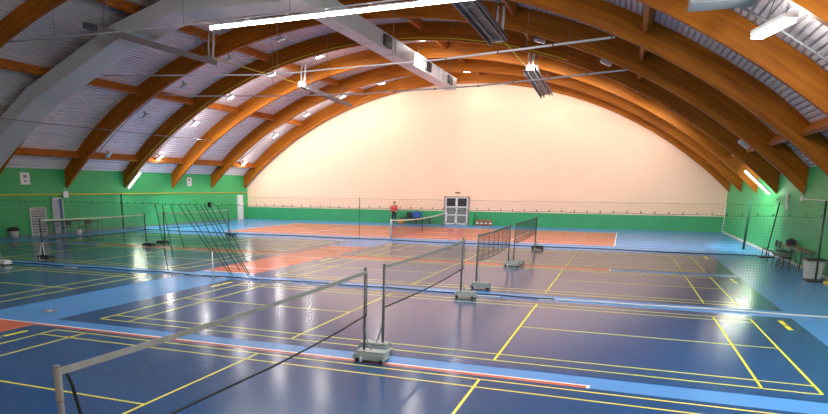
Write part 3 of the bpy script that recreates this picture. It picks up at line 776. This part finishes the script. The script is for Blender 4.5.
MB().box(W,W+.07,39.18,39.25,0,2.09).box(W,W+.07,40.0,40.07,0,2.09).box(W,W+.07,39.25,40.0,2.02,2.09).build('door_frame', M_['louvre'], d3)
def sign(y0, y1, z0, z1, label):
    t = thing('wall_sign', label, 'sign', (XL,(y0+y1)/2,z0), 'white signs on the green wall')
    MB().box(W,W+.03,y0,y1,z0,z1).build('sign_board', M_['white'], t)
    cy, cz = (y0+y1)/2, (z0+z1)/2
    MB().box(W+.03,W+.035,cy-.12,cy+.12,cz+.04,cz+.20).box(W+.03,W+.035,cy-.10,cy+.10,cz-.20,cz-.10).build('printed_mark', M_['mauve'], t)
sign(16.65, 17.30, 2.86, 3.52, 'white square sign high on the green wall above the louvre panel')
sign(32.05, 32.6, 2.84, 3.46, 'white square sign high on the green wall between the far arches')
tag(MB().box(W+.115,W+.19,19.5,19.86,2.12,2.48).tube([(W+.15,19.68,2.48),(W+.15,19.68,2.72)],.015,6).build('valve_box', M_['white']), 'small white box fixed on the yellow pipe under an arch foot', 'box')  # valve box on the gas pipe
lb = thing('waste_bin', 'white bin with a black bag bulging over its rim, below the green wall', 'bin', (-27.1,15.5,0), 'two waste bins')
MB().lathe((-27.1,15.5,0), [(.19,0),(.24,.42)], 14).build('bin_body', M_['bin'], lb, smooth=True)
MB().ball((-27.1,15.5,.47), .32,.36,.14).build('bin_bag', M_['rubber'], lb, smooth=True)
def table(x0, x1, y0, y1, z, m, label, name='folding_table'):
    t = thing(name, label, 'table', ((x0+x1)/2,(y0+y1)/2,0), 'folding tables')
    MB().box(x0,x1,y0,y1,z-.04,z).build('tabletop', m, t)
    for y in (y0+.12, y1-.12):
        for x in (x0+.06, x1-.06): MB().tube([(x,y,0),(x,y,z-.04)], .018, 6).build('leg', M_['darkpole'], t)
    MB().tube([(x0+.06,y0+.12,.12),(x0+.06,(y0+y1)/2,z-.05)], .014, 6).build('brace', M_['darkpole'], t)
    MB().tube([(x0+.06,y1-.12,.12),(x0+.06,(y0+y1)/2,z-.05)], .014, 6).build('brace', M_['darkpole'], t)
    return t
table(-27.1,-26.45,17.7,20.3,.80,M_['rubber'],'dark folding table in front of the louvre panel and open door')
table(-27.1,-26.6,20.75,21.9,.72,M_['darkpole'],'small dark table beyond the open door')
def chair(x, y, rz, label, h=.85):
    t = thing('chair', label, 'chair', (0,0,0), 'dark chairs by the walls'); 
    MB().box(-.2,.2,-.2,.2,.42,.46).build('seat', M_['rubber'], t, bevel=.01)
    MB().box(-.2,.2,.18,.21,.58,h).build('backrest', M_['rubber'], t, bevel=.01)
    for a in (-.17,.17):
        MB().tube([(a,-.17,0),(a,-.17,.42)], .012, 6).build('leg', M_['darkpole'], t)
        MB().tube([(a,.19,0),(a,.19,.6)], .012, 6).build('leg', M_['darkpole'], t)
    t.location = (x,y,0); t.rotation_euler = (0,0,rz); return t
c0 = chair(-26.1,18.25,-PI/2,'dark chair drawn up at the folding table near the louvre panel')
copy_tree(c0, (-26.1,19.75,0), 'dark chair drawn up at the folding table beyond the open door')
tag(MB().lathe((-25.7,18.8,0), [(.13,0),(.17,.30),(.16,.30)], 14).build('bucket', M_['white'], None, smooth=True), 'white bucket standing in front of the folding table', 'bucket')

# ------------------------------------------------------------------ right (bench) wall
bt = table(9.72,10.16,16.7,20.0,.76,M_['brown'],'long brown-topped table against the mint green wall')
bb = thing('bench', 'black slatted bench in front of the brown-topped table', 'bench', (9.5,18.6,0))
MB().box(9.34,9.64,17.4,19.3,.42,.48).build('seat', M_['black'], bb)
for y in (17.55,18.4,19.2):
    MB().tube([(9.36,y,0),(9.42,y,.42)], .016, 6).build('leg', M_['darkpole'], bb)
    MB().tube([(9.62,y,0),(9.56,y,.42)], .016, 6).build('leg', M_['darkpole'], bb)
MB().tube([(9.46,19.3,.45),(9.46,22.0,.45)], .03, 6).build('rail', M_['black'], bb)
for y in (20.6, 21.9): MB().tube([(9.46,y,.44),(9.46,y,0)], .016, 6).build('leg', M_['darkpole'], bb)
copy_tree(c0, (9.95,20.35,0), 'dark chair at the end of the brown-topped table', PI/2)
copy_tree(c0, (9.95,21.0,0), 'dark chair against the mint wall, next to the leaning black stand', PI/2)
bag('backpack', (9.95,19.5,.765), .3,.4,.22, M_['blackcloth'], 'dark bag lying on the brown-topped table')
rb = thing('waste_bin', 'pale grey bin with a black lid against the mint green wall', 'bin', (9.8,15.1,0), 'two waste bins')
b = MB(); z1 = .60
b.v += [(9.60,14.85,.0),(9.98,14.85,.0),(9.98,15.3,.0),(9.60,15.3,.0),(9.54,14.77,z1),(10.03,14.77,z1),(10.03,15.38,z1),(9.54,15.38,z1)]
b.f += [(0,3,2,1),(4,5,6,7),(0,1,5,4),(1,2,6,5),(2,3,7,6),(3,0,4,7)]; b.m += [0]*6
b.build('bin_body', M_['bin'], rb)
MB().box(9.51,10.06,14.73,15.42,.60,.67).build('bin_lid', M_['black'], rb, bevel=.015)
tag(MB().lathe((9.98,13.75,0), [(.16,0),(.18,.05),(.10,.09),(.03,.10)], 14).build('floor_cone', M_['yellowp'], None), 'low yellow marker on the floor beside the lidded bin', 'marker')
tag(MB().tube([(XR-.025,8,2.52),(XR-.025,20.0,2.52)], .02, 6).box(XR-.08,XR-.01,19.95,20.15,2.44,2.62).build('conduit', M_['whitemetal']), 'thin white conduit ending in a small box on the mint green wall', 'conduit')
tag(MB().tube([(XR-.03,22.2,2.05),(XR-.10,22.3,2.35),(XR-.05,22.5,2.70)], .05, 6).build('paper_strip', M_['white']), 'curled white strip hanging on the mint green wall', 'strip')
tag(MB().tube([(XR-.06,40.3,.02),(XR-.06,40.3,2.0)], .03, 8).build('corner_pole', M_['whitemetal'], None, smooth=True), 'thin white pole upright in the corner beside the cream wall', 'pole')
# floor socket covers
for x, y, lab in ((-8.42,.26,'round metal socket cover in the pale blue strip beside the tennis line'), (-5.65,6.80,'dark socket cover before the divider net hem')):
    t = thing('floor_socket', lab, 'floor socket', (x,y,0), 'floor sockets')
    MB().lathe((x,y,.0005), [(.17,0),(.17,.004),(.15,.006)], 20).build('rim', M_['darkrail'], t)
    MB().lathe((x,y,.006), [(.07,0),(.06,.006)], 14).build('cover', M_['fixture'], t)

# ------------------------------------------------------------------ camera
cp = dict(loc=(3.73881,-10.87584,2.87636), yaw=-.394, pitch=.25015, roll=.00696, f=647.8003)
ya, pi_, ro = cp['yaw'], cp['pitch'], cp['roll']
fw = Vector((math.sin(ya)*math.cos(pi_), math.cos(ya)*math.cos(pi_), -math.sin(pi_)))
r = fw.cross(Vector((0,0,1))).normalized(); u = r.cross(fw)
r2 = r*math.cos(ro)+u*math.sin(ro); u2 = -r*math.sin(ro)+u*math.cos(ro)
cam = bpy.data.cameras.new('camera'); co = bpy.data.objects.new('camera', cam); C.objects.link(co)
co.matrix_world = Matrix(((r2.x,u2.x,-fw.x,cp['loc'][0]),(r2.y,u2.y,-fw.y,cp['loc'][1]),(r2.z,u2.z,-fw.z,cp['loc'][2]),(0,0,0,1)))
cam.sensor_fit = 'HORIZONTAL'; cam.sensor_width = 36; cam.lens = cp['f']/828*36
cam.shift_x = 67.96/828; cam.shift_y = 145.03/828
cam.clip_end = 200
S.camera = co

# unseen fill lights added out of frame to brighten the hall, no fixtures
for x, y, e in ((7.5,0,480),(2,2,400),(4,-8,420),(-6,-6,120),(-3,-11,220)):
    L = bpy.data.lights.new('added_fill_light', 'POINT'); L.energy = e; L.color = (1,.97,.93); L.shadow_soft_size = .25
    q = bpy.data.objects.new('added_fill_light', L); C.objects.link(q); dx = x-X0; q.location = (x, y, Z0+math.sqrt(26.6**2-dx*dx))

w = bpy.data.worlds.new('world'); S.world = w; w.use_nodes = True
w.node_tree.nodes['Background'].inputs[0].default_value = (.5,.55,.6,1); w.node_tree.nodes['Background'].inputs[1].default_value = .3
S.view_settings.view_transform = 'Standard'; S.view_settings.look = 'None'
S.view_settings.exposure = .55; S.view_settings.gamma = 1.; S.view_settings.use_curve_mapping = False
for o in bpy.data.objects:
    if '_base' in o: del o['_base']
